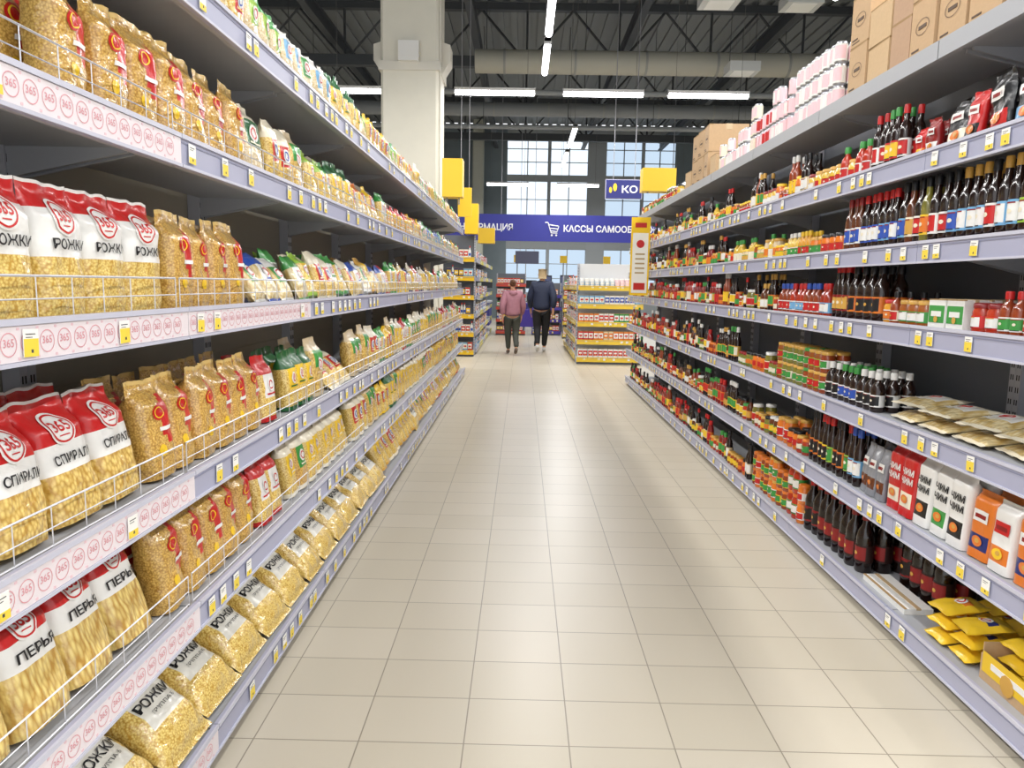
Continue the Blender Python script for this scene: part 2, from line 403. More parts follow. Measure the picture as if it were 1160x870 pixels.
# ------------------------------------------------------------ shelving bays
LAV=M('#c6c7d6',.35); LAV2=M('#a9abc2',.4); SHG=M('#a8aaaf',.45); DK=M('#666a72',.6); UPR=M('#b0b2ba',.4,.1)
WIRE=M('#d4d5da',.35,.3); TAGW=M('#f4f3ee',.5); TAGY=M('#f2d648',.5); INK=M('#4a4a4a',.6)
_bm={}
def shelf_mesh(Lb,dep,mat):
    k=('sh',Lb,dep,mat)
    if k in _bm: return _bm[k]
    mb=MB(); h=Lb/2-.004
    mb.box(-h,h,.0,dep-.045,-.028,0,mat); mb.box(-h,h,0,.018,-.07,-.028,mat)
    for sx in(-h+.01,h-.022):
        vs=[(sx,dep-.045,-.028),(sx,dep-.045,-.11),(sx,.12,-.04),(sx,.12,-.028)]; vs+=[(x+.012,y,z) for x,y,z in vs]
        mb.add(vs,[(0,1,2,3),(7,6,5,4),(0,4,5,1),(1,5,6,2),(2,6,7,3),(3,7,4,0)],mat)
    _bm[k]=mb.mesh('shelf'); return _bm[k]
def strip_mesh(Lb,promo,col=None):
    k=('st',Lb,promo,col)
    if k in _bm: return _bm[k]
    mb=MB(); h=Lb/2-.002; a=M(col,.4) if col else LAV; b=M(col,.5) if col else LAV2
    mb.box(-h,h,-.012,-.001,-.072,.016,b); mb.box(-h,h,-.018,-.012,.004,.016,a); mb.box(-h,h,-.017,-.012,-.072,-.064,a)
    mb.box(-h,h,-.0135,-.012,-.008,-.004,M('#8e91aa',.5))
    if promo:
        mb.box(-h,h,-.0145,-.012,-.063,.003,M('#e8dfe3',.4))
        n=int(Lb/.055); pk=M('#dc98a1',.4)
        for i in range(n):
            cx=-h+.03+i*.055; f=front(-.0152)
            mb.ring(f,cx,-.03,.0205,.0225,pk,18,1)
            mb.text('365',.021,f,pk,cx,-.027,bold=.01)
            mb.box(cx+.024,cx+.031,-.0152,-.0145,-.06,-.055,M('#e6c4cc',.4)); mb.box(cx+.024,cx+.031,-.0152,-.0145,-.005,0,M('#e6c4cc',.4))
    _bm[k]=mb.mesh('price_strip'); return _bm[k]
def tag_geo(mb,cx,cz=-.03,y=-.0185,w=.042,h=.052,sale=0):
    mb.box(cx-w/2,cx+w/2,y,y+.0015,cz-h/2,cz+h/2,TAGW)
    if sale: mb.box(cx-w/2,cx+w/2,y-.0004,y,cz-h/2,cz+h*.15,TAGY)
    else: mb.box(cx-w/2,cx+w/2,y-.0004,y,cz-h/2,cz-h*.18,TAGY)
    mb.box(cx-w*.36,cx+w*.3,y-.0005,y-.0001,cz+h*.30,cz+h*.335,INK); mb.box(cx-w*.36,cx+w*.1,y-.0005,y-.0001,cz+h*.19,cz+h*.215,INK)
    mb.box(cx-w*.02,cx+w*.12,y-.0009,y-.0005,cz-h*.36,cz-h*.24,INK)
_tag=[]
for q in(0,1):
    mb=MB(); tag_geo(mb,0,0,0,sale=q); _tag.append(mb.mesh('price_tag'))
def guard_mesh(Lb):
    k=('g',Lb)
    if k in _bm: return _bm[k]
    mb=MB(); h=Lb/2-.012
    for z,r in((.012,.0022),(.05,.0016),(.095,.0026)): mb.bar((-h,0,z),(h,0,z),r,WIRE)
    n=int(Lb/.11)
    for i in range(n+1):
        x=-h+2*h*i/n; mb.bar((x,0,.002),(x,0,.095),.0015,WIRE)
    _bm[k]=mb.mesh('wire_guard'); return _bm[k]
def upright_mesh(H):
    k=('u',H)
    if k in _bm: return _bm[k]
    mb=MB(); mb.box(-.017,.017,0,.05,0,H,UPR)
    z=.2
    while z<H-.05:
        mb.box(-.009,-.004,-.001,0,z,z+.022,M('black',.8)); mb.box(.004,.009,-.001,0,z,z+.022,M('black',.8)); z+=.05
    _bm[k]=mb.mesh('upright'); return _bm[k]
def panel_mesh(Lb,H,mat):
    k=('p',Lb,H,mat)
    if k in _bm: return _bm[k]
    mb=MB()
    n=5; dz=(H-.1)/n
    for i in range(n): mb.box(-Lb/2+.02,Lb/2-.02,0,.012,.1+i*dz+.002,.1+(i+1)*dz-.002,mat)
    mb.box(-Lb/2+.02,Lb/2-.02,.004,.02,.05,H,mat)
    _bm[k]=mb.mesh('back_panel'); return _bm[k]
def kick_mesh(Lb,dep):
    k=('k',Lb,dep)
    if k in _bm: return _bm[k]
    mb=MB(); mb.box(-Lb/2+.002,Lb/2-.002,.03,.045,0,.052,DK)
    for sx in(-Lb/2+.03,Lb/2-.06): mb.box(sx,sx+.03,.045,dep-.05,0,.085,DK)
    _bm[k]=mb.mesh('plinth'); return _bm[k]
def bay(fr,s0,s1,tiers,dep,H,label,guards=(),promo=(),near=True,col=None,nostrip=(),tagp=.11,shcol=None,pan=None,group='shelving bays',base=0):
    Lb=round(s1-s0,3); x,y=fr.w((s0+s1)/2,0)
    root=mkobj('shelving_unit',None,None,(x,y,0),(0,0,fr.rot),label=label,category='shelving unit',group=group)
    root.empty_display_size=.2
    mkobj('back_panel',panel_mesh(Lb,H,pan or DK),root,(0,dep-.022,0)); mkobj('plinth',kick_mesh(Lb,dep),root)
    for sx in(-Lb/2+.018,Lb/2-.018): mkobj('upright',upright_mesh(H),root,(sx,dep-.075,0))
    for i,z in enumerate(tiers):
        bb=base if i==0 else 0
        sh=mkobj('shelf',shelf_mesh(Lb,dep-.03+bb,shcol or SHG),root,(0,-bb,z))
        if i in nostrip: continue
        mkobj('price_strip',strip_mesh(Lb,i in promo,col),sh)
        if i in guards: mkobj('wire_guard',guard_mesh(Lb),sh,(0,.012,0))
        n=int(Lb/tagp)
        if near:
            for k in range(n):
                if R.random()<(.45 if i not in promo else .82): continue
                mkobj('price_tag',_tag[R.random()<.5],sh,(-Lb/2+.06+k*tagp+R.uniform(-.03,.03),-.0195,-.03),(0,rad(R.uniform(-3,3)),0))
        else:
            mb=MB()
            for k in range(n):
                if R.random()<.45: continue
                tag_geo(mb,-Lb/2+.06+k*tagp+R.uniform(-.03,.03),y=-.0195,sale=R.random()<.5)
            o=mkobj('price_tag',mb.mesh('price_tag'),sh); o['kind']='stuff'
LT=[.115,.50,.89,1.355,1.82,2.26]
RT=[.115,.515,.895,1.30,1.63,1.98,2.40]
yb=.85
for i in range(9):
    y0=yb+i*1.2
    bay(FL,y0,y0+1.2,LT,.52,2.62,'grey metal supermarket shelving bay with lavender price strips and wire guards',guards=(1,2,3,4) if i<3 else (2,3,4),
        promo=(0,1,2,3,4) if i<1 else ((3,) if i<2 else ()),near=i<4,group='pasta aisle shelving bays',base=.04,pan=M('#9a9486',.6))
for i in range(8):
    y0=1.85+i*1.15
    bay(FR,y0,y0+1.15,RT,.50,2.75,'grey metal shelving bay with dark back and lavender price strips',near=i<4,nostrip=(6,),group='sauce aisle shelving bays',pan=M('#6c7179',.6))

# ------------------------------------------------------------ left goods
g='pasta bags on the shelves'; gc='cereal bags on the shelves'; gn='noodle packs lying on the shelf'
CL=[GEN[k] for k in('clr','clr3','clr4','clr5','clr2')]
fill(FL,LT[0],1.30,5.0,BCLEAR,fr0=-.03,tilt=58,tj=4,rj=3,run=(1,2),gap=.010,group=g,rows=1,roll=1,sj=.05)
fill(FL,LT[0],5.0,11.5,CL+[GEN['redw'],BCLEAR[0]],tilt=30,tj=8,rj=5,gap=.006,fr0=-.01,group=g,run=(1,3),sj=.08,roll=3)
fill(FL,LT[1],1.18,1.95,BL365p,fr0=.03,tilt=19,tj=3,rj=5,run=(1,1),gap=.006,group=g,rows=2,roll=3)
fill(FL,LT[1],1.96,2.72,BGOLD,fr0=.03,tilt=8,tj=3,rj=6,run=(1,1),gap=.003,group=g,rows=2,sj=.04,roll=2)
fill(FL,LT[1],2.73,3.1,[GEN['redw'],GEN['clr3']],fr0=.03,tilt=8,tj=3,group=g,rows=2,gap=.004,run=(1,2))
fill(FL,LT[1],3.1,4.3,CL+[GEN['blu'],BGOLD[0]],fr0=.03,tilt=10,tj=4,group=g,rows=2,gap=.004,run=(1,3),sj=.06,roll=3)
fill(FL,LT[1],4.3,11.5,CL+[GEN['grn2'],GEN['blu'],GEN['yel']],fr0=.03,tilt=10,tj=4,group=g,gap=.005,run=(1,3),sj=.08,roll=3)
fill(FL,LT[2],1.16,1.93,BL365s,fr0=.03,tilt=13,tj=4,rj=5,run=(1,1),gap=.006,group=g,rows=2,roll=3)
fill(FL,LT[2],1.94,2.82,BGOLD,fr0=.03,tilt=5,tj=3,rj=6,run=(1,1),gap=.003,group=g,rows=2,sj=.04,roll=2)
fill(FL,LT[2],2.83,3.1,[GEN['redw']],fr0=.03,tilt=6,tj=3,group=g,rows=2,gap=.004)
fill(FL,LT[2],3.1,3.75,[GEN['clr4'],GEN['clr3'],GEN['grn2']],fr0=.03,tilt=6,tj=3,group=g,rows=2,gap=.004,run=(1,3),sj=.05)
fill(FL,LT[2],3.77,4.3,[FLT['yl'],FLT['cl']],fr0=.03,tilt=50,tj=6,group=gn,gap=.008,rj=6)
fill(FL,LT[2],4.3,11.5,CL+[GEN['grn'],GEN['lime'],GEN['redw'],GEN['yel']],fr0=.03,tilt=6,tj=4,group=g,gap=.005,run=(1,3),sj=.1,roll=3)
fill(FL,LT[3],.98,2.10,BL365,fr0=.03,tilt=2,tj=2,rj=4,run=(1,1),gap=.005,group=g,rows=1)
fill(FL,LT[3],2.10,2.72,BGOLD,fr0=.03,tilt=2,tj=2,rj=6,run=(1,1),gap=.002,group=g,rows=2,sj=.03)
fill(FL,LT[3],2.73,3.3,[FLT['bw'],FLT['wg'],FLT['cl']],fr0=.03,tilt=36,tj=5,rj=5,run=(1,1),rows=2,group=gn,gap=.012,sj=.08,roll=2)
fill(FL,LT[3],3.3,4.3,[GEN['grn'],GEN['lime'],FLT['gr'],FLT['wg'],FLT['cl']],fr0=.03,tilt=22,tj=5,rj=5,run=(1,1),rows=2,group=gn,gap=.012,sj=.10,roll=2)
fill(FL,LT[3],4.3,5.6,[FLT['cl'],FLT['bw'],FLT['rd'],GEN['wht'],GEN['clr5'],GEN['yel']],fr0=.03,tilt=25,tj=5,rj=4,rows=2,run=(1,2),group=gn,gap=.012,sj=.1,roll=2)
fill(FL,LT[3],5.6,11.5,[GEN['blu'],GEN['blu2'],GEN['grn'],GEN['clr'],GEN['yel'],GEN['redw'],GEN['clr5']],fr0=.03,tilt=8,tj=5,group=g,gap=.006,run=(1,2),sj=.12,roll=3)
fill(FL,LT[4],1.62,2.72,BGOLD,fr0=.03,tilt=3,tj=2,rj=7,run=(1,1),gap=.012,group=g,rows=2,sj=.05)
fill(FL,LT[4],2.74,3.5,[GEN['sack'],GEN['clr4'],GEN['yel'],FLT['cl'],GEN['grn']],fr0=.03,tilt=8,tj=6,rj=9,run=(1,1),gap=.008,group=g,sj=.12,roll=5)
fill(FL,LT[4],3.5,4.6,[GEN['grn'],GEN['grn2'],GEN['grn3'],GEN['lime'],GEN['yel']],fr0=.03,tilt=8,tj=5,rj=8,group=g,gap=.008,run=(1,2),sj=.14,roll=4)
fill(FL,LT[4],4.6,5.2,[GEN['org'],GEN['yel']],fr0=.03,tilt=15,tj=7,group=gc,gap=.008,run=(1,2),roll=4)
fill(FL,LT[4],5.2,11.5,[GEN['lime'],GEN['grn3'],GEN['red2'],GEN['yel'],GEN['blu2'],GEN['grn'],GEN['org'],GEN['wht']],fr0=.03,tilt=6,tj=5,group=gc,gap=.006,run=(1,2),sj=.14,roll=3)
fill(FL,LT[5],2.3,3.6,[GEN['grn'],GEN['grn3'],GEN['wht'],GEN['yel'],GEN['lime'],GEN['wht2']],fr0=.02,tilt=5,tj=5,rj=10,group=gc,gap=.008,run=(1,2),sj=.15,roll=5)
fill(FL,LT[5],3.6,4.6,[GEN['grn'],GEN['yel'],GEN['grn2'],GEN['wht2'],GEN['lime']],fr0=.02,tilt=5,tj=5,rj=10,group=gc,gap=.008,run=(1,2),sj=.15,roll=5)
fill(FL,LT[5],4.6,11.5,[GEN['yel'],GEN['org'],GEN['red2'],GEN['wht'],GEN['grn3'],GEN['clr'],GEN['grn']],fr0=.02,tilt=5,tj=5,rj=7,group=gc,gap=.008,run=(1,2),sj=.15,roll=4)

# ------------------------------------------------------------ right goods
gb='bottles on the sauce shelves'; gj='jars on the sauce shelves'; gp='food pouches'; gk='ketchup bottles on the shelves'
BOX1=carton('cardboard_box',.19,.34,.23,'kraft',oval=True,label='brown cardboard carton stacked on the top shelf')
BOX2=carton('cardboard_box',.21,.34,.17,'tan',label='light brown cardboard carton stacked on the top shelf')
BOX3=carton('cardboard_box',.16,.32,.20,'#b8977a',label='worn brown cardboard carton stacked on the top shelf')
fill(FR,RT[6],2.30,4.02,[BOX1,BOX3,BOX2],fr0=.03,rj=1.5,gap=.016,run=(1,1),stack=2,group='cartons on the top shelf')
CANS=[cont('can','silver','silver','white','pink',.92),cont('can','silver','silver','pink','white',.92),cont('can','silver','silver','cream','pink',.92),cont('can','silver','silver','pink','red',.92)]
fill(FR,RT[6],4.06,4.7,CANS,rows=2,stack=3,gap=.003,run=(1,4),rj=90,group='stacked drink cans',near=0)
fill(FR,RT[6],4.74,5.6,CANS,rows=1,stack=(2,3),gap=.004,run=(1,4),rj=90,group='stacked drink cans',near=0)
fill(FR,RT[6],5.65,6.4,CANS,rows=1,stack=(1,2),gap=.004,run=(1,4),rj=90,group='stacked drink cans',near=0)
fill(FR,RT[6],6.45,7.9,[BOX1,BOX2,BOX3],fr0=.03,rj=4,gap=.05,run=(1,1),stack=(1,2),group='cartons on the top shelf')
CONT=('tomato','brick','amber','orange','salsa','olive','mustard','brown'); CAPS=('gold','red','white','green','black','orange','darkred','gold'); LABS=('white','cream','red','yellow','green','orange','gold','darkred','beige')
JARS=mix(('jar','bigjar','jar'),CONT,CAPS,LABS,20); YJ=mix(('bigjar','jar','short'),('mustard','honey','orange','amber','beige'),('yellow','gold','white','green','yellow'),('white','yellow','green','cream','red'),12)
DARK=mix(('slim','short','slim'),('darkbrown','brown','brick','darkbrown'),('red','black','green','gold','white'),LABS,16)
KET=mix(('ketchup','ketchup','short','ketchup'),('tomato','red','salsa','darkred','brick'),('red','white','green','darkred','orange'),('white','red','yellow','cream','green','orange'),12)
MIXA=JARS[:9]+KET[:4]+DARK[:5]
fill(FR,RT[6],7.95,10.4,JARS,gap=.01,group=gj,near=0,run=(1,3))
PO=[pouch('darkred','black',seed=61,h=.2),pouch('black','red',seed=62,h=.22),pouch('black','cream',seed=63,h=.2),pouch('black','lightblue',seed=64,h=.22),pouch('red','black',seed=66,h=.19,w=.11),pouch('brown','darkred',seed=67,h=.2,w=.12)]
fill(FR,RT[5],2.2,3.02,PO,rows=2,rj=6,tilt=7,tj=4,run=(1,1),group=gp,gap=.006,sj=.1,roll=4)
fill(FR,RT[5],3.03,3.30,[pouch('red','orange',seed=65,h=.13,w=.085),pouch('darkred','white',seed=68,h=.15,w=.085)],rows=2,run=(1,2),group=gp,roll=3,gap=.005)
fill(FR,RT[5],3.30,3.62,[cont('slim','darkbrown','green','red','yellow',.95),cont('slim','darkbrown','green','darkgreen','white',.95),cont('slim','darkbrown','red','white','red',.95)],rows=2,rj=40,group=gb,gap=.004,run=(1,2))
fill(FR,RT[5],3.64,4.3,[cont('short','tomato','green','white','red'),cont('jar','orange','red','white','orange'),cont('short','amber','red','cream','green'),cont('jar','mustard','gold','yellow','red')],rows=2,rj=30,group=gb,run=(1,3))
fill(FR,RT[5],4.3,10.3,YJ[:6]+JARS[:6]+DARK[:5],rj=25,rows=2,group=gj,run=(1,2))
NB=[cont('slim','darkbrown','black','lightblue','blue'),cont('slim','brown','black','cream','gold'),cont('slim','darkbrown','black','yellow','lime'),cont('slim','darkbrown','black','lime','white'),cont('slim','darkbrown','gold','lightblue','white'),cont('slim','darkbrown','black','white','red'),cont('slim','darkbrown','darkred','gold','cream'),cont('slim','olive','black','yellow','orange')]
fill(FR,RT[4],2.2,3.3,NB,rows=3,rj=20,run=(1,2),group=gb,gap=.004)
fill(FR,RT[4],3.3,3.85,[cont('slim','darkbrown','red','blue','white',.95),cont('slim','brown','darkred','white','blue',.95),cont('slim','darkbrown','red','lightblue','blue',.95)],rows=3,rj=20,group=gb,gap=.004,run=(1,3))
fill(FR,RT[4],3.87,6.0,YJ+JARS[:4],rj=20,rows=2,group=gj,run=(1,3))
fill(FR,RT[4],6.0,10.3,MIXA,rj=20,group=gj,run=(1,2))
WBX=carton('food_carton',.11,.09,.12,'white',band='green',label='small white food carton with green panel',cat='carton')
fill(FR,RT[3],2.3,2.72,[cont('jar','tomato','darkred','red','white'),cont('jar','salsa','red','white','red'),cont('short','brick','red','white','green',.85)],rows=4,rj=30,group=gj,gap=.004,run=(1,2))
fill(FR,RT[3],2.74,2.98,[WBX],rows=3,rj=4,group='small food cartons',gap=.004)
fill(FR,RT[3],3.0,3.38,[cont('jar','orange','orange','yellow','red'),cont('jar','honey','red','white','orange'),cont('short','brick','black','cream','red',.8),cont('jar','amber','gold','green','white')],rows=4,rj=30,group=gj,gap=.002,run=(1,2))
fill(FR,RT[3],3.4,3.95,[cont('soy','darkbrown','black','orange','black'),cont('slim','darkbrown','red','darkred','gold'),cont('slim','darkbrown','black','cream','red')],rows=2,rj=20,group=gb,run=(1,3))
fill(FR,RT[3],3.96,4.75,[cont('short','tomato','red','white','lightblue'),cont('short','brick','blue','white','red'),cont('short','salsa','red','lightblue','white')],rows=2,rj=20,group=gb,run=(1,3))
fill(FR,RT[3],4.76,6.1,JARS+DARK[:8],rows=2,rj=20,group=gj,run=(1,2))
fill(FR,RT[3],6.1,10.95,KET+JARS[:6]+DARK[:4],rj=15,group=gk,run=(1,2))
fill(FR,RT[2],2.35,3.32,[FLT['rice']],fr0=.05,tilt=84,tj=3,rj=12,run=(1,1),stack=2,group='flat noodle packs',gap=.03)
fill(FR,RT[2],3.36,3.92,[cont('short','darkbrown','green','white','blue'),cont('short','darkbrown','white','white','black')],rows=3,rj=10,run=(3,4),group=gb)
fill(FR,RT[2],3.94,4.7,[cont('jar','brick','green','beige','green'),cont('jar','amber','gold','lime','red'),cont('jar','brick','gold','white','green'),cont('jar','olive','gold','cream','green')],rows=2,stack=2,rj=20,group=gj,run=(1,2))
fill(FR,RT[2],4.7,5.6,JARS[3:14],rows=2,rj=20,group=gj,run=(1,2))
fill(FR,RT[2],5.6,10.95,KET[4:]+DARK[3:12]+JARS[:6],rj=15,group=gk,run=(1,2))
hk=dict(w=.115,h=.275,t=.06,style='flat')
CH1=pouch('white','black','ЧИМ ЧИМ',seed=71,tc='black',lab='white and black food pack reading ЧИМ ЧИМ',**hk)
CH2=pouch('red','cream','ЧИМ ЧИМ',seed=72,lab='red food pack reading ЧИМ ЧИМ',**hk)
CH3=pouch('white','green','ЧИМ ЧИМ',seed=73,tc='black',lab='white and green food pack reading ЧИМ ЧИМ',**hk)
OB=pouch('orange','navy',None,seed=74,w=.125,h=.24,t=.06,style='flat')
OB2=pouch('white','orange',None,seed=77,w=.12,h=.24,t=.06,style='flat')
def put(z,y,it,rows=3,**k): fill(FR,z,y,y+it.w+.004,[it],run=(1,1),rj=1.5,tilt=3,tj=1.5,group=gp,rows=rows,gap=.003,**k)
yy=2.22
for it in(OB,OB2,OB,CH1,CH3,CH1,CH2,CH2):
    put(RT[1],yy,it); yy+=it.w+.004
fill(FR,RT[1],yy+.01,3.46,[pouch('black','cream',None,seed=75,w=.075,h=.24,t=.035),pouch('grey','brown',None,seed=76,w=.075,h=.23,t=.035)],run=(1,2),rj=6,tilt=8,tj=3,group=gp,rows=2,gap=.004)
SL=[cont('slim','darkbrown','red','lime','green'),cont('slim','darkbrown','black','orange','black'),cont('slim','darkbrown','red','yellow','black'),cont('slim','darkbrown','blue','lightblue','white'),cont('slim','darkbrown','red','red','white')]
fill(FR,RT[1],3.47,4.1,SL,rows=3,rj=10,run=(1,2),group=gb,gap=.005)
fill(FR,RT[1],4.12,5.2,JARS[2:12]+[cont('bigjar','orange','gold','white','red')],rows=2,rj=20,group=gj,run=(1,2))
fill(FR,RT[1],5.2,10.95,DARK[5:]+KET[:5]+JARS[9:],rj=15,group=gk,run=(1,2))
YB=[FLT['yb'],FLT['yb2']]
TRAY=carton('cardboard_box',.3,.32,.13,'kraft',band='yellow',label='open cardboard display tray with yellow print',open_=True)
fill(FR,RT[0],2.16,2.5,[TRAY],run=(1,1),rj=2,fr0=.04)
fill(FR,RT[0]+.006,2.19,2.47,[FLT['yb']],run=(1,2),rj=2,fr0=.09,tilt=84,stack=3,group='yellow packets',gap=.004)
fill(FR,RT[0],2.52,2.92,YB,fr0=.03,tilt=84,tj=2,rj=7,run=(1,1),stack=3,rows=2,group='yellow packets',gap=.012)
WC=carton('food_carton',.38,.12,.025,'white',label='flat white food carton lying before the bottles',cat='carton')
fill(FR,RT[0],2.95,3.36,[WC],fr0=.03,rj=1,run=(1,1))
SOY=[cont('soy','#180c09','red','darkred','#180c09',1.12),cont('soy','#180c09','darkred','#2a1410','darkred',1.12)]
fill(FR,RT[0],2.95,3.38,SOY,rows=2,rj=8,group='soy sauce bottles',fr0=.175,gap=.003)
fill(FR,RT[0],3.39,4.1,SOY,rows=4,rj=8,group='soy sauce bottles',fr0=.035,gap=.003)
fill(FR,RT[0],4.12,5.1,[cont('jar','orange','orange','white','red'),cont('bigjar','tomato','orange','green','white'),cont('jar','brick','orange','yellow','green'),cont('bigjar','orange','gold','white','green',.9)],rows=2,stack=2,rj=20,group=gj,run=(1,2))
fill(FR,RT[0],5.1,10.95,KET[:6]+JARS[:9]+DARK[:8],rj=15,group=gk,run=(1,2))

# ------------------------------------------------------------ distant shelving
FF=Frame(1.02,13.7,0,1)
FR2=Frame(1.02,0,-90,-1); FL2=Frame(-.94,0,90,1); FLe=Frame(-1.9,14.7,0,1)
ft=[.115,.44,.77,1.1,1.43]
bay(FF,0,1.2,ft,.4,1.85,'white end display shelving with yellow price strips',near=False,col='#e8c43a',shcol=M('#d8d8d8',.5),pan=M('#dcdcdc',.6),group='end display shelving')
def sbx(nm,w=.12,h=.19): return [carton(nm,w,.1,h,c,band=b,label=f'{c} boxed product with {b} panel',cat='carton') for c,b in(('red','white'),('orange','white'),('lightblue','white'),('white','blue'),('white','red'),('green','white'),('navy','yellow'),('pink','white'),('beige','orange'))]
SB=sbx('food_carton',.085,.17); DB=sbx('detergent_box',.1,.17); GB=sbx('grocery_box',.1,.19)
HB=[cont('bigjar','white','white','lightblue','white'),cont('bigjar','pink','white','white','pink'),cont('slim','white','red','white','blue',.85),cont('ketchup','white','orange','white','orange')]
for z,its in zip(ft,([SB[7],SB[0],SB[4]],[SB[1],SB[8],SB[0]],[SB[5],SB[1],SB[4]],[SB[3],SB[2],HB[3]],[HB[0],HB[1],SB[3]])):
    fill(FF,z,.03,1.17,its,group='goods on the end display',near=0,rj=4,run=(2,4),rows=2,rowlim=99)
for i in range(3):
    bay(FR2,14.15+i*1.25,15.4+i*1.25,ft,.45,1.85,'white gondola shelving with yellow price strips',near=False,col='#e0c44a',shcol=M('#d8d8d8',.5),pan=M('#c8c8c8',.6),group='household shelving')
for z in ft: fill(FR2,z,14.2,17.8,HB+[DB[3],DB[4],DB[7],DB[2]],group='goods on the household shelving',near=0,rj=3,gap=.012,run=(1,3))
lt2=[.115,.47,.83,1.2,1.57,1.94]
bay(FLe,0,.95,lt2,.42,2.4,'end display shelving with yellow price strips',near=False,col='#f0c41c',group='end display shelving')
for z in lt2: fill(FLe,z,.4,.93,[SB[4],SB[6],SB[2],SB[0],HB[2]],group='goods on the end display',near=0,rj=3,run=(1,2))
for i in range(6):
    bay(FL2,15.15+i*1.25,16.4+i*1.25,lt2,.5,2.4,'gondola shelving with mixed groceries',near=False,col='#dcd23a' if i%2 else None,group='grocery shelving')
for z in lt2: fill(FL2,z,15.2,20.5,[GB[R.randrange(8)],GB[R.randrange(8)],GB[6],GB[3],GB[2],GB[4]],group='goods on the grocery shelving',near=0,rj=2,gap=.02,run=(1,3))

# ------------------------------------------------------------ signs
def sign(name,label,x0,x1,y,z0,z1,c,posts=None,th=.06,deco=None,trim=None):
    root=mkobj(name,None,None,((x0+x1)/2,y,z0),None,label=label,category='sign'); w=(x1-x0)/2;h=z1-z0
    mb=MB(); mb.box(-w,w,0,th,0,h,M(c,.45))
    if trim: mb.box(-w-.015,w+.015,.01,th-.01,-.015,h+.015,M(trim,.5))
    mkobj('sign_panel',mb.mesh('sign_panel'),root)
    if deco:
        mb=MB(); deco(mb,w,h); mkobj('lettering',mb.mesh('lettering'),root)
    if posts:
        for px in(-w*.6,w*.6):
            mb=MB(); mb.bar((px,th/2,posts[0]-z0),(px,th/2,posts[1]-z0),posts[2] if len(posts)>2 else .012,M('#9a9aa0',.4,.2),8); mkobj('support_rod',mb.mesh('support_rod'),root)
    return root
YS='#f2c41e'
sign('category_sign','yellow box sign above the shelving end',-1.22,-.92,11.25,2.72,3.27,YS,(2.62,2.72),.30)
sign('category_sign','yellow panel sign hung on rods near the column',-1.17,-.93,13.4,2.62,3.12,YS,(3.12,8.0,.006),.06)
sign('category_sign','tall yellow box sign above the shelving end',-1.16,-.90,14.85,2.42,3.0,YS,(2.4,2.42),.30)
sign('category_sign','yellow box sign above the shelving end',-1.10,-.70,18.2,2.42,2.78,YS,(2.4,2.42),.30)
sign('category_sign','square yellow box sign above the shelving end',1.64,2.10,10.6,2.765,3.08,YS,(2.75,2.765),.25)
def ylw(mb,w,h):
    mb.box(-w*.82,w*.82,-.003,0,h*.03,h*.80,M('#f6f3e8',.5))
    mb.box(-w*.6,w*.6,-.004,0,h*.87,h*.93,M('#c4281f',.5)); mb.ring(front(-.006),0,h*.66,.001,w*.42,M('red',.5),16,1)
    mb.box(-w*.6,w*.6,-.005,-.003,h*.07,h*.16,M('#c8281f',.5))
    for q in(.28,.34,.40,.46,.52): mb.box(-w*.5,w*.5,-.005,-.003,h*q,h*(q+.02),M('#b8a070',.5))
sign('promo_poster','narrow white promotional panel in yellow frame clipped beside shelving',1.31,1.54,9.2,1.34,2.28,'#f8cc18',None,.012,ylw)
def blue1(mb,w,h):
    m=M('#f2f2f8',.4); f=front(-.006)
    mb.text('ИНФОРМАЦИЯ',.25,f,m,-2.98,h*.5,bold=.02,width=1.72)
    cx=-w+3.12
    for a,b,c,d in((-.2,.5,-.12,.5),(-.12,.5,-.02,.2),(-.1,.44,.2,.4),(.2,.4,.15,.24),(.15,.24,-.04,.26),(-.06,.34,.17,.32),(-.02,.2,.16,.2)):
        mb.bar((cx+a,-.008,b+.04),(cx+c,-.008,d+.04),.014,m)
    for q in(0,.13): mb.ring(f,cx+q,.18,.001,.03,m,12,1)
    mb.text('КАССЫ САМООБСЛУЖИВАНИЯ',.25,f,m,cx+.34+1.86,h*.5,bold=.025,width=3.72)
sign('overhead_banner','long dark blue banner with white checkout lettering',-2.3,5.9,22,2.70,3.46,'#2a2f94',(3.46,8.0,.012),.08,blue1)
def ko(mb,w,h):
    m=M('#e6e6ee',.4); mb.text('КО',.19,front(-.006),m,.12,h*.5,bold=.02,width=.32)
    for q,r_ in((-.27,.03),(-.18,.04)): mb.ring(front(-.006),q,h*(.45 if q<-.25 else .6),.001,r_,M('yellow',.4),14,1,2.0)
sign('hanging_sign','small blue hanging sign with white letters and yellow icon',1.66,2.38,15.5,3.22,3.58,'#20256e',(3.58,8.0,.008),.05,ko,'#b0b0c8')
sign('hanging_sign','small grey hanging sign on thin rods',-.25,.5,24,2.1,2.5,'#5a5c70',(2.5,8.0,.008),.05)

# ------------------------------------------------------------ building shell
HX0,HX1,HY1,HZ=-13,13,32,8.0
TW,TD=.335,.26
floorm=bpy.data.materials.new('floor_tiles'); floorm.use_nodes=True; nt=floorm.node_tree; b=nt.nodes['Principled BSDF']
tc=nt.nodes.new('ShaderNodeTexCoord'); mp=nt.nodes.new('ShaderNodeMapping'); mp.inputs['Location'].default_value=(-.175+TW*40,-.10+TD*12,0)
br=nt.nodes.new('ShaderNodeTexBrick'); br.offset=0; br.squash=1; br.inputs['Scale'].default_value=1
br.inputs['Brick Width'].default_value=TW; br.inputs['Row Height'].default_value=TD; br.inputs['Mortar Size'].default_value=.0024; br.inputs['Mortar Smooth'].default_value=.2
br.inputs['Color1'].default_value=lin('#d0c7b5'); br.inputs['Color2'].default_value=lin('#cbc2af'); br.inputs['Mortar'].default_value=lin('#958c7b')
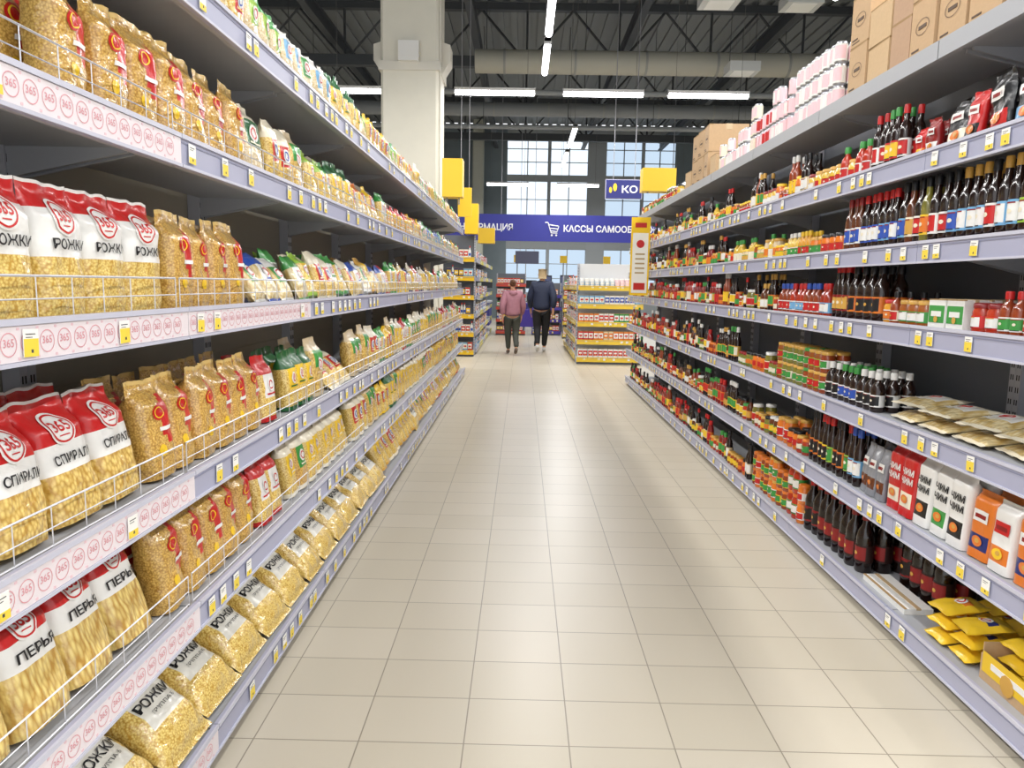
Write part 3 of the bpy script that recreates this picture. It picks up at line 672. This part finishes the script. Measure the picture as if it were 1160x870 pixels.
bp=nt.nodes.new('ShaderNodeBump'); bp.inputs['Strength'].default_value=.15; bp.inputs['Distance'].default_value=.003; bp.invert=True
nt.links.new(tc.outputs['Object'],mp.inputs['Vector']); nt.links.new(mp.outputs['Vector'],br.inputs['Vector'])
nt.links.new(br.outputs['Color'],b.inputs['Base Color']); b.inputs['Roughness'].default_value=.33
nt.links.new(br.outputs['Fac'],bp.inputs['Height']); nt.links.new(bp.outputs['Normal'],b.inputs['Normal'])
def struct(name,mb):
    o=mkobj(name,mb.mesh(name)); o['kind']='structure'; return o
mb=MB(); mb.box(HX0,HX1,-3,HY1,-.1,0,floorm); struct('floor',mb)
ceilm=M('#7e8284',.8)
mb=MB(); x=HX0
mb.box(HX0,HX1,-3,HY1,HZ+.06,HZ+.16,ceilm)
while x<HX1: mb.box(x,x+.16,-3,HY1,HZ,HZ+.06,ceilm); x+=.34
struct('ceiling',mb)
WL=M('#9a9fa3',.8,var=.1,bscale=3)
mb=MB(); mb.box(HX0-.2,HX0,-3,HY1,0,HZ,WL); struct('wall_left',mb)
mb=MB(); mb.box(HX1,HX1+.2,-3,HY1,0,HZ,WL); struct('wall_right',mb)
cols=[(-.75,.98),(1.08,2.65),(3.4,4.9),(5.0,6.3)]; bands=[(1.1,2.95),(3.5,5.75),(6.0,7.6)]
mb=MB(); y0,y1=HY1,HY1+.25; WF=M('#78848a',.8,var=.1,bscale=2)
mb.box(HX0,-.75,y0,y1,0,HZ,WF); mb.box(6.3,HX1,y0,y1,0,HZ,WF)
for a,b_ in((.98,1.08),(2.65,3.4),(4.9,5.0)): mb.box(a,b_,y0,y1,0,HZ,M('#a4aaae',.7))
for a,b_ in cols:
    zz=[0,1.1,2.95,3.5,5.75,6.0,7.6,HZ]
    for k in(0,2,4,6): mb.box(a,b_,y0,y1,zz[k],zz[k+1],M('#a0a6a8',.7))
struct('wall_far',mb)
def glassm(nm,c):
    g_=bpy.data.materials.new(nm); g_.use_nodes=True; b=g_.node_tree.nodes['Principled BSDF']
    b.inputs['Base Color'].default_value=(*c,1); b.inputs['Transmission Weight'].default_value=1; b.inputs['Roughness'].default_value=0; b.inputs['IOR'].default_value=1.02; return g_
glass=glassm('window_glass',(.46,.56,.66)); glass2=glassm('window_glass_clear',(.76,.84,.90))
k=1
for ci,(a,b_) in enumerate(cols):
    for bi,(z0,z1) in enumerate(bands):
        mb=MB(); f=M('#a6aeb4',.5); w=b_-a
        for i in range(3): xx=a+i*w/2; mb.box(max(a,xx-.02),min(b_,xx+.02),y0+.05,y0+.13,z0,z1,f)
        for i in range(4): zq=z0+i*(z1-z0)/3; mb.box(a,b_,y0+.05,y0+.13,max(z0,zq-.015),min(z1,zq+.015),f)
        mb.box(a,b_,y0+.085,y0+.09,z0,z1,glass2 if ci<2 and bi>0 else glass); struct(f'window_{k}',mb); k+=1
def column(x,y,w,c,collar=True):
    root=mkobj('support_column',None,None,(x,y,0),None,label='square cream painted concrete column with bracket collar' if collar else 'slim grey concrete column',category='column')
    h=w/2; mb=MB(); ch=.04
    p=[(-h+ch,-h),(h-ch,-h),(h,-h+ch),(h,h-ch),(h-ch,h),(-h+ch,h),(-h,h-ch),(-h,-h+ch)]
    vs=[(a,b,0) for a,b in p]+[(a,b,HZ) for a,b in p]; mb.add(vs,[(i,(i+1)%8,8+(i+1)%8,8+i) for i in range(8)],M(c,.6,var=.04,bscale=5))
    mkobj('column_shaft',mb.mesh('column_shaft'),root)
    if collar:
        mb=MB(); m=M('#dcd8cc',.6)
        mb.box(-h-.03,h+.03,-h-.03,h+.03,4.78,4.92,m)
        for s in(-1,1):
            vs=[(s*(h+.0),-.2,4.75),(s*(h+.16),-.2,5.0),(s*(h+.16),-.2,5.25),(s*(h+.0),-.2,5.3)]; vs+=[(a,.2,c_) for a,b,c_ in vs]
            mb.add(vs,[(0,1,2,3),(7,6,5,4),(0,4,5,1),(1,5,6,2),(2,6,7,3),(3,7,4,0)],m)
        mb.box(-.16,.16,-h-.12,-h-.03,4.9,5.2,M('white',.5)); mkobj('bracket_collar',mb.mesh('bracket_collar'),root)
        mb=MB(); mb.bar((h+.015,-h+.1,0),(h+.015,-h+.1,7.9),.02,m,8); mkobj('conduit',mb.mesh('conduit'),root)
column(-1.86,12.75,.92,'#e2decf'); column(-1.9,31.2,.45,'#b8baae',False); column(9.5,24,.6,'#c8c6ba',False)
TR=M('#44484c',.6)
for ty in(8.2,14,18.5,23,27.5):
    mb=MB(); z0,z1=6.55,7.85
    mb.box(HX0,HX1,ty-.1,ty+.1,z0,z0+.24,TR); mb.box(HX0,HX1,ty-.09,ty+.09,z1-.02,z1+.14,TR)
    nseg=12; dx=(HX1-HX0)/nseg
    for i in range(nseg):
        a=HX0+i*dx
        mb.bar((a,ty,z0+.1),(a+dx/2,ty,z1),.028,TR); mb.bar((a+dx/2,ty,z1),(a+dx,ty,z0+.1),.028,TR); mb.bar((a,ty,z0+.1),(a,ty,z1),.03,TR)
    mkobj('roof_truss',mb.mesh('roof_truss'),label='dark steel roof truss with diagonal braces',category='roof truss',group='roof trusses')
for bx in(-8,-4.6,-1.2,2.4,5.6,8.8):
    mb=MB(); mb.box(bx-.08,bx+.08,2,HY1-.05,7.05,7.1,TR); mb.box(bx-.02,bx+.02,2,HY1-.05,7.1,7.34,TR); mb.box(bx-.08,bx+.08,2,HY1-.05,7.34,7.38,TR)
    mkobj('ceiling_beam',mb.mesh('ceiling_beam'),label='dark steel beam running under the roof',category='beam',group='ceiling beams')
for (x0,x1,y,z,c_) in((-8,9,12.2,6.3,'#7a7e80'),(-8,9,17.3,5.7,'#8a8e90'),(-6,9,20,5.5,'#8c9092')):
    mb=MB(); mb.bar((x0,y,z),(x1,y,z),.06,M(c_,.5),10)
    q=x0+.5
    while q<x1: mb.bar((q,y,z),(q,y,7.97),.008,TR); q+=2.2
    mkobj('service_pipe',mb.mesh('service_pipe',True,50),label='thin grey service pipe hung across the roof space',category='pipe',group='service pipes')
def duct(x0,x1,y,z,r,c):
    mb=MB(); m=M(c,.55,.0); mb.bar((x0,y,z),(x1,y,z),r,m,20)
    me=mb.mesh('duct_pipe',True,50); root=mkobj('ventilation_duct',me,label='round galvanised ventilation duct with flange rings',category='duct')
    xx=x0+.6
    while xx<x1:
        mb=MB(); mb.bar((xx,y,z),(xx+.05,y,z),r*1.06,M('#8e908c',.5,.1),20); mkobj('flange',mb.mesh('flange',True,50),root); xx+=1.5
duct(-1.1,8.5,16.6,6.15,.24,'#a8a69a'); duct(-9,8.5,21.2,6.2,.18,'#868a8c')
for (x,y,z) in((3.1,12.8,6.0),(4.6,13.3,6.15),(4.3,15.6,5.7)):
    mb=MB(); mb.box(-.3,.3,-.25,.25,0,.18,M('#c8cac8',.5)); mb.box(-.2,.2,-.2,.2,-.01,0,M('#eeeeea',.4))
    for a in(-.25,.25): mb.bar((a,0,.18),(a,0,7.95-z),.006,TR)
    mkobj('hanging_light',mb.mesh('floodlight'),None,(x,y,z),label='grey box floodlight hung from the roof on rods',category='ceiling light')
EM=M('#fbfcff',.4,emit=10)
def lamp(x,y,z,along,Ln=1.5,light=0):
    rot=0 if along=='x' else math.pi/2
    root=mkobj('hanging_light',None,None,(x,y,z),(0,0,rot),label='white linear fluorescent light hung on thin wires',category='ceiling light',group='linear lights')
    mb=MB(); mb.box(-Ln/2,Ln/2,-.05,.05,.03,.08,M('#e8e8e8',.4)); mb.box(-Ln/2,-Ln/2+.02,-.055,.055,-.01,.085,M('#d0d0d0',.4)); mb.box(Ln/2-.02,Ln/2,-.055,.055,-.01,.085,M('#d0d0d0',.4))
    mkobj('lamp_housing',mb.mesh('lamp_housing'),root)
    mb=MB(); mb.lathe([(0,-Ln/2+.02),(.05,-Ln/2+.021),(.05,Ln/2-.021),(0,Ln/2-.02)],EM,10)
    mkobj('lamp_tube',mb.mesh('lamp_tube',True),root,(0,0,.0),(0,math.pi/2,0))
    mb=MB()
    for a in(-Ln*.4,Ln*.4): mb.bar((a,0,.08),(a,0,7.95-z),.004,M('#707070',.5))
    mkobj('suspension_wire',mb.mesh('suspension_wire'),root)
    if light:
        ld=bpy.data.lights.new('lamp_light','AREA'); ld.shape='RECTANGLE'; ld.size=Ln; ld.size_y=.12; ld.energy=light; ld.color=(1,.985,.96)
        mkobj('lamp_light',ld,root,(0,0,-.06))
for y in(-.5,2.6,5.8): lamp(.33,y,4.95,'y',1.5,40)
lamp(.30,10.3,4.95,'y',1.45,55); lamp(.30,12.2,4.95,'y',1.55,55)
for y in(-2.0,.6,3.2,5.8,8.4):  # unseen side rows, added to throw light deep into the opposite shelves
    lamp(-3.0,y,4.95,'y',2.3,92); lamp(3.7,y,4.95,'y',2.3,92)
for x in(-2.9,-.58,1.42,3.35): lamp(x,14.3,4.95,'x',1.5,55)
lamp(1.12,18.4,4.95,'y',2.2,95); lamp(1.12,21.5,4.95,'y',2.2,95)
for x in(-5,5.5): lamp(x,20,4.95,'y',1.5,130); lamp(x,26,4.95,'y',1.5,130)
for x in(-.6,1.9): lamp(x,27,4.95,'x',1.5,100)

# ------------------------------------------------------------ checkout zone
def checkout(x,y):
    root=mkobj('checkout_counter',None,None,(x,y,0),None,label='blue and grey checkout counter with belt and screen',category='checkout counter',group='checkout counters')
    mb=MB(); mb.box(-.35,.35,0,2,0,.78,M('#3a3a8c',.5)); mb.box(-.38,.38,-.03,2.03,.78,.84,M('#b8bac0',.4)); mkobj('counter_body',mb.mesh('counter_body'),root)
    mb=MB(); mb.box(-.22,.22,.1,1.4,.84,.85,M('#1a1a1c',.6)); mkobj('belt',mb.mesh('belt'),root)
    mb=MB(); mb.bar((.2,1.2,.84),(.2,1.2,1.35),.025,M('#88888c',.4),8); mb.box(0,.4,1.18,1.22,1.3,1.6,M('#22242a',.3)); mkobj('screen',mb.mesh('screen'),root)
    mb=MB(); mb.bar((-.3,.1,.84),(-.3,.1,2.3),.02,M('#88888c',.4),8); mb.box(-.42,-.18,.05,.15,2.2,2.45,M('yellow',.5)); mkobj('number_post',mb.mesh('number_post'),root)
for x in(-1.5,.1,1.7,3.2): checkout(x,26)
for i,(x,y) in enumerate(((-.15,23.5),(.75,24.2),(1.35,22.9))):
    root=mkobj('self_checkout_kiosk',None,None,(x,y,0),None,label='dark self-service kiosk with tall screen',category='kiosk')
    mb=MB(); mb.box(-.25,.25,0,.4,0,.95,M('#3a3560' if i<2 else '#3c4048',.5)); mb.box(-.28,.28,-.03,.43,.95,1.0,M('#c0c0c8',.4)); mkobj('kiosk_body',mb.mesh('kiosk_body'),root)
    mb=MB(); mb.box(-.03,.03,.25,.31,1,1.25,M('#303034',.4)); mb.box(-.2,.2,.22,.27,1.2,1.75,M('#2a2c38',.3)); mb.box(-.17,.17,.214,.22,1.25,1.7,M('#5a648c',.3)); mkobj('screen',mb.mesh('screen'),root)
for (rx,ry,H,tz,cc) in((-.75,21.2,1.75,[.115,.45,.8,1.15,1.45],'#c84a3a'),(.28,21.4,1.5,[.115,.45,.8,1.15],'#4a3aa0'),(1.1,20.2,1.7,[.115,.45,.8,1.15,1.4],'#d8b83a')):
    FS=Frame(rx,ry,0,1)
    bay(FS,0,.85,tz,.4,H,'snack rack near the checkouts packed with small goods',near=False,col=cc,group='snack racks')
    for z in tz: fill(FS,z,.03,.82,[SB[0],SB[5],SB[7],SB[6],HB[2],SB[1]],group='goods on the snack rack',near=0,rj=4,run=(1,2))

# ------------------------------------------------------------ people
def skin(name,nodes,mat,sub=2,root=0):
    me=bpy.data.meshes.new(name); me.from_pydata([n[:3] for n in nodes],[(i,n[4]) for i,n in enumerate(nodes) if n[4] is not None],[])
    ob=bpy.data.objects.new('tmp',me); COL.objects.link(ob)
    md=ob.modifiers.new('s','SKIN'); md.use_smooth_shade=True
    for i,n in enumerate(nodes):
        rr_=n[3] if isinstance(n[3],tuple) else (n[3],n[3]); me.skin_vertices[0].data[i].radius=rr_; me.skin_vertices[0].data[i].use_root=(i==root)
    ob.modifiers.new('ss','SUBSURF').levels=sub; ob.modifiers['ss'].render_levels=sub
    bpy.context.view_layer.update(); dg=bpy.context.evaluated_depsgraph_get()
    m2=bpy.data.meshes.new_from_object(ob.evaluated_get(dg)); m2.name=name; bpy.data.objects.remove(ob)
    m2.materials.clear(); m2.materials.append(mat)
    for p in m2.polygons: p.material_index=0; p.use_smooth=True
    return m2
def person(x,y,H,rz,jac,tro,shoe,hairc,label,bun=False,swing=1,coat=.86,heavy=1,hood=False):
    k=H/1.75
    J={}
    for s,g_ in((1,1),(-1,-1)):
        if g_*swing>0: J[s]=dict(knee=(s*.08,.15,.50),ank=(s*.06,.19,.085),toe=(s*.06,.33,.035))
        else: J[s]=dict(knee=(s*.085,.03,.49),ank=(s*.07,-.27,.17),toe=(s*.07,-.17,.04))
    A={}
    for s in(1,-1):
        f=-s*swing
        A[s]=dict(sh=(s*.175,0,1.42),el=(s*.225*heavy,-.05+.08*f,1.14),wr=(s*.21*heavy,.06+.16*f,.91))
    SK=M('#c99678',.5)
    sc=lambda N:[(a*k,b*k,c*k,(tuple(q*k for q in r) if isinstance(r,tuple) else r*k),p) for a,b,c,r,p in N]
    N=[(0,0,.95,(.13*heavy,.10),None),(0,0,1.12,(.125,.09),0),(0,0,1.32,(.14,.095),1),(0,-.005,1.46,.06,2),(0,.01,1.53,.05,3),(0,.02,1.60,(.072,.085),4),(0,.02,1.68,(.072,.085),5),(0,.02,1.73,.045,6)]
    N+=[(0,.118,1.605,.012,5)]
    for s in(1,-1):
        b0=len(N)
        N.append((*A[s]['sh'],.055,2)); N.append((*A[s]['el'],.042,b0)); N.append((*A[s]['wr'],.027,b0+1))
        w=A[s]['wr']; N.append((w[0],w[1]+.02,w[2]-.06,(.022,.035),b0+2))
        hp=(w[0],w[1]+.02,w[2]-.06); pi=b0+3
        for q,(dy,ln) in enumerate(((-.03,.065),(-.01,.08),(.012,.075),(.03,.06))):
            m0=len(N); N.append((hp[0],hp[1]+dy,hp[2]-.05,.009,pi)); N.append((hp[0]-s*.012,hp[1]+dy+.008,hp[2]-.05-ln*.6,.008,m0)); N.append((hp[0]-s*.025,hp[1]+dy+.01,hp[2]-.05-ln,.007,m0+1))
        m0=len(N); N.append((hp[0]-s*.01,hp[1]+.05,hp[2]-.005,.010,pi)); N.append((hp[0]-s*.02,hp[1]+.06,hp[2]-.045,.008,m0))
        h0=len(N); N.append((s*.095,0,.88,.085,0)); N.append((*J[s]['knee'],.055,h0)); N.append((*J[s]['ank'],.036,h0+1)); N.append((*J[s]['toe'],.03,h0+2))
    root=mkobj('person',skin('person',sc(N),SK,2),None,(x,y,0),(0,0,rz),label=label,category='person')
    T=[(0,0,coat,(.19*heavy,.135*heavy),None),(0,0,1.02,(.18*heavy,.13*heavy),0),(0,0,1.2,(.175*heavy,.125*heavy),1),(0,-.005,1.38,(.17*heavy,.115),2),(0,-.005,1.47,(.09,.08),3),(0,0,1.51,(.07,.07),4)]
    for s in(1,-1):
        b0=len(T); T.append((*A[s]['sh'],.085*heavy,3)); T.append((*A[s]['el'],.07*heavy,b0)); w=A[s]['wr']; T.append((w[0],w[1],w[2]+.02,.05*heavy,b0+1))
    jm=M(jac,.7,0,.5,20,var=.15)
    mkobj('jacket',skin('jacket',sc(T),jm,2,0),root)
    if hood:
        T=[(-.09,-.03,1.46,.05,None),(-.05,-.10,1.43,.065,0),(.05,-.10,1.43,.065,1),(.09,-.03,1.46,.05,2)]
        mkobj('hood',skin('hood',sc(T),jm,2,0),root)
    T=[(0,0,.96,(.15*heavy,.115),None)]
    for s in(1,-1):
        b0=len(T); T.append((s*.1,0,.85,.108*heavy,0)); kn=J[s]['knee']; T.append((*kn,.075*heavy,b0)); a_=J[s]['ank']; T.append((a_[0],a_[1],a_[2]+.02,.055,b0+1))
    mkobj('trousers',skin('trousers',sc(T),M(tro,.75,0,.3,15),2,0),root)
    for s in(1,-1):
        a_=J[s]['ank']; t_=J[s]['toe']
        T=[(a_[0],a_[1]-.045,a_[2]-.03,(.042,.042),None),(a_[0],a_[1]+.01,a_[2]-.02,(.046,.05),0),((a_[0]+t_[0])/2,(a_[1]+t_[1])/2,(a_[2]+t_[2])/2-.01,.047,1),(t_[0],t_[1]+.03,t_[2]+.008,.04,2)]
        mkobj('shoe',skin('shoe',sc(T),M(shoe,.5),2,0),root)
    T=[(0,-.012,1.575,(.07,.06),None),(0,-.015,1.64,(.088,.088),0),(0,.0,1.71,(.084,.092),1),(0,.01,1.755,.05,2)]
    if bun: T+= [(0,-.10,1.70,.04,1),(0,-.13,1.71,.035,4)]
    mkobj('hair',skin('hair',sc(T),M(hairc,.7,0,.8,60,var=.25),2,1),root)
    for s in(1,-1):
        mb=MB(); mb.lathe([(0,-.012),(.009,-.008),(.012,0),(.009,.008),(0,.012)],M('#f0f0ee',.3),10); mkobj('eye',mb.mesh('eye',True,80),root,(s*.032*k,.098*k,1.645*k))
        mb=MB(); mb.lathe([(0,-.03),(.008,-.02),(.012,0),(.009,.02),(0,.03)],SK,8); mkobj('ear',mb.mesh('ear',True,80),root,(s*.082*k,.02*k,1.63*k))
    mb=MB(); mb.bar((-.025,.1,1.565),(.025,.1,1.565),.006,M('#9a4a44',.5),6); mb.v=[(a*k,b*k,c*k) for a,b,c in mb.v]; mkobj('mouth',mb.mesh('mouth'),root)
    return root
person(.42,16.0,1.78,rad(-3),'#222b44','#1c1d22','#e8e8ea','#a8926e','person in dark navy jacket and black trousers walking away',swing=1,heavy=1.14)
person(-.20,15.35,1.54,rad(8),'#a06e7c','#42443e','#6a5a50','#5e3c26','person in dusty mauve hooded jacket with hair bun walking away',bun=True,swing=-1,coat=.88,heavy=1.15,hood=True)
root=mkobj('shopping_trolley',None,None,(.12,17.6,0),None,label='purple plastic shopping trolley on small wheels',category='shopping trolley')
mb=MB(); pm=M('#4b3ca6',.4)
mb.add([(-.2,0,.45),(.2,0,.45),(.2,.5,.45),(-.2,.5,.45),(-.26,-.08,.85),(.26,-.08,.85),(.26,.58,.85),(-.26,.58,.85)],[(3,2,1,0),(0,1,5,4),(1,2,6,5),(2,3,7,6),(3,0,4,7)],pm); mkobj('trolley_basket',mb.mesh('trolley_basket'),root)
mb=MB()
for s in(-.2,.2): mb.bar((s,-.02,.1),(s,.45,.12),.015,WIRE,6); mb.bar((s,0,.1),(s,-.15,1.0),.015,WIRE,6)
mb.bar((-.2,-.15,1.0),(.2,-.15,1.0),.02,pm,8); mkobj('trolley_frame',mb.mesh('trolley_frame'),root)
for a,b_ in((-.2,0),(.2,0),(-.2,.45),(.2,.45)):
    mb=MB(); mb.bar((a-.015,b_,.05),(a+.015,b_,.05),.05,M('black',.6),14); mkobj('wheel',mb.mesh('wheel',True),root)

# ------------------------------------------------------------ world, camera
w=bpy.data.worlds.new('World'); S.world=w; w.use_nodes=True; bg=w.node_tree.nodes['Background']; bg.inputs['Color'].default_value=(.95,.97,1,1); bg.inputs['Strength'].default_value=1.45
cam=bpy.data.cameras.new('Camera'); co=bpy.data.objects.new('Camera',cam); COL.objects.link(co)
F=840; roll=rad(1.0); th=math.atan(113.2/F); yaw=math.atan(10/F)
cam.sensor_width=36; cam.lens=36*F/1160; cam.clip_start=.05; cam.clip_end=200
co.matrix_world=Matrix.Translation((0,0,1.45))@Matrix.Rotation(yaw,4,'Z')@Matrix.Rotation(math.pi/2-th,4,'X')@Matrix.Rotation(roll,4,'Z')
S.camera=co
try:
    S.view_settings.view_transform='Standard'; S.view_settings.exposure=0
except Exception: pass
print('COUNTS',counts,len(bpy.data.objects))
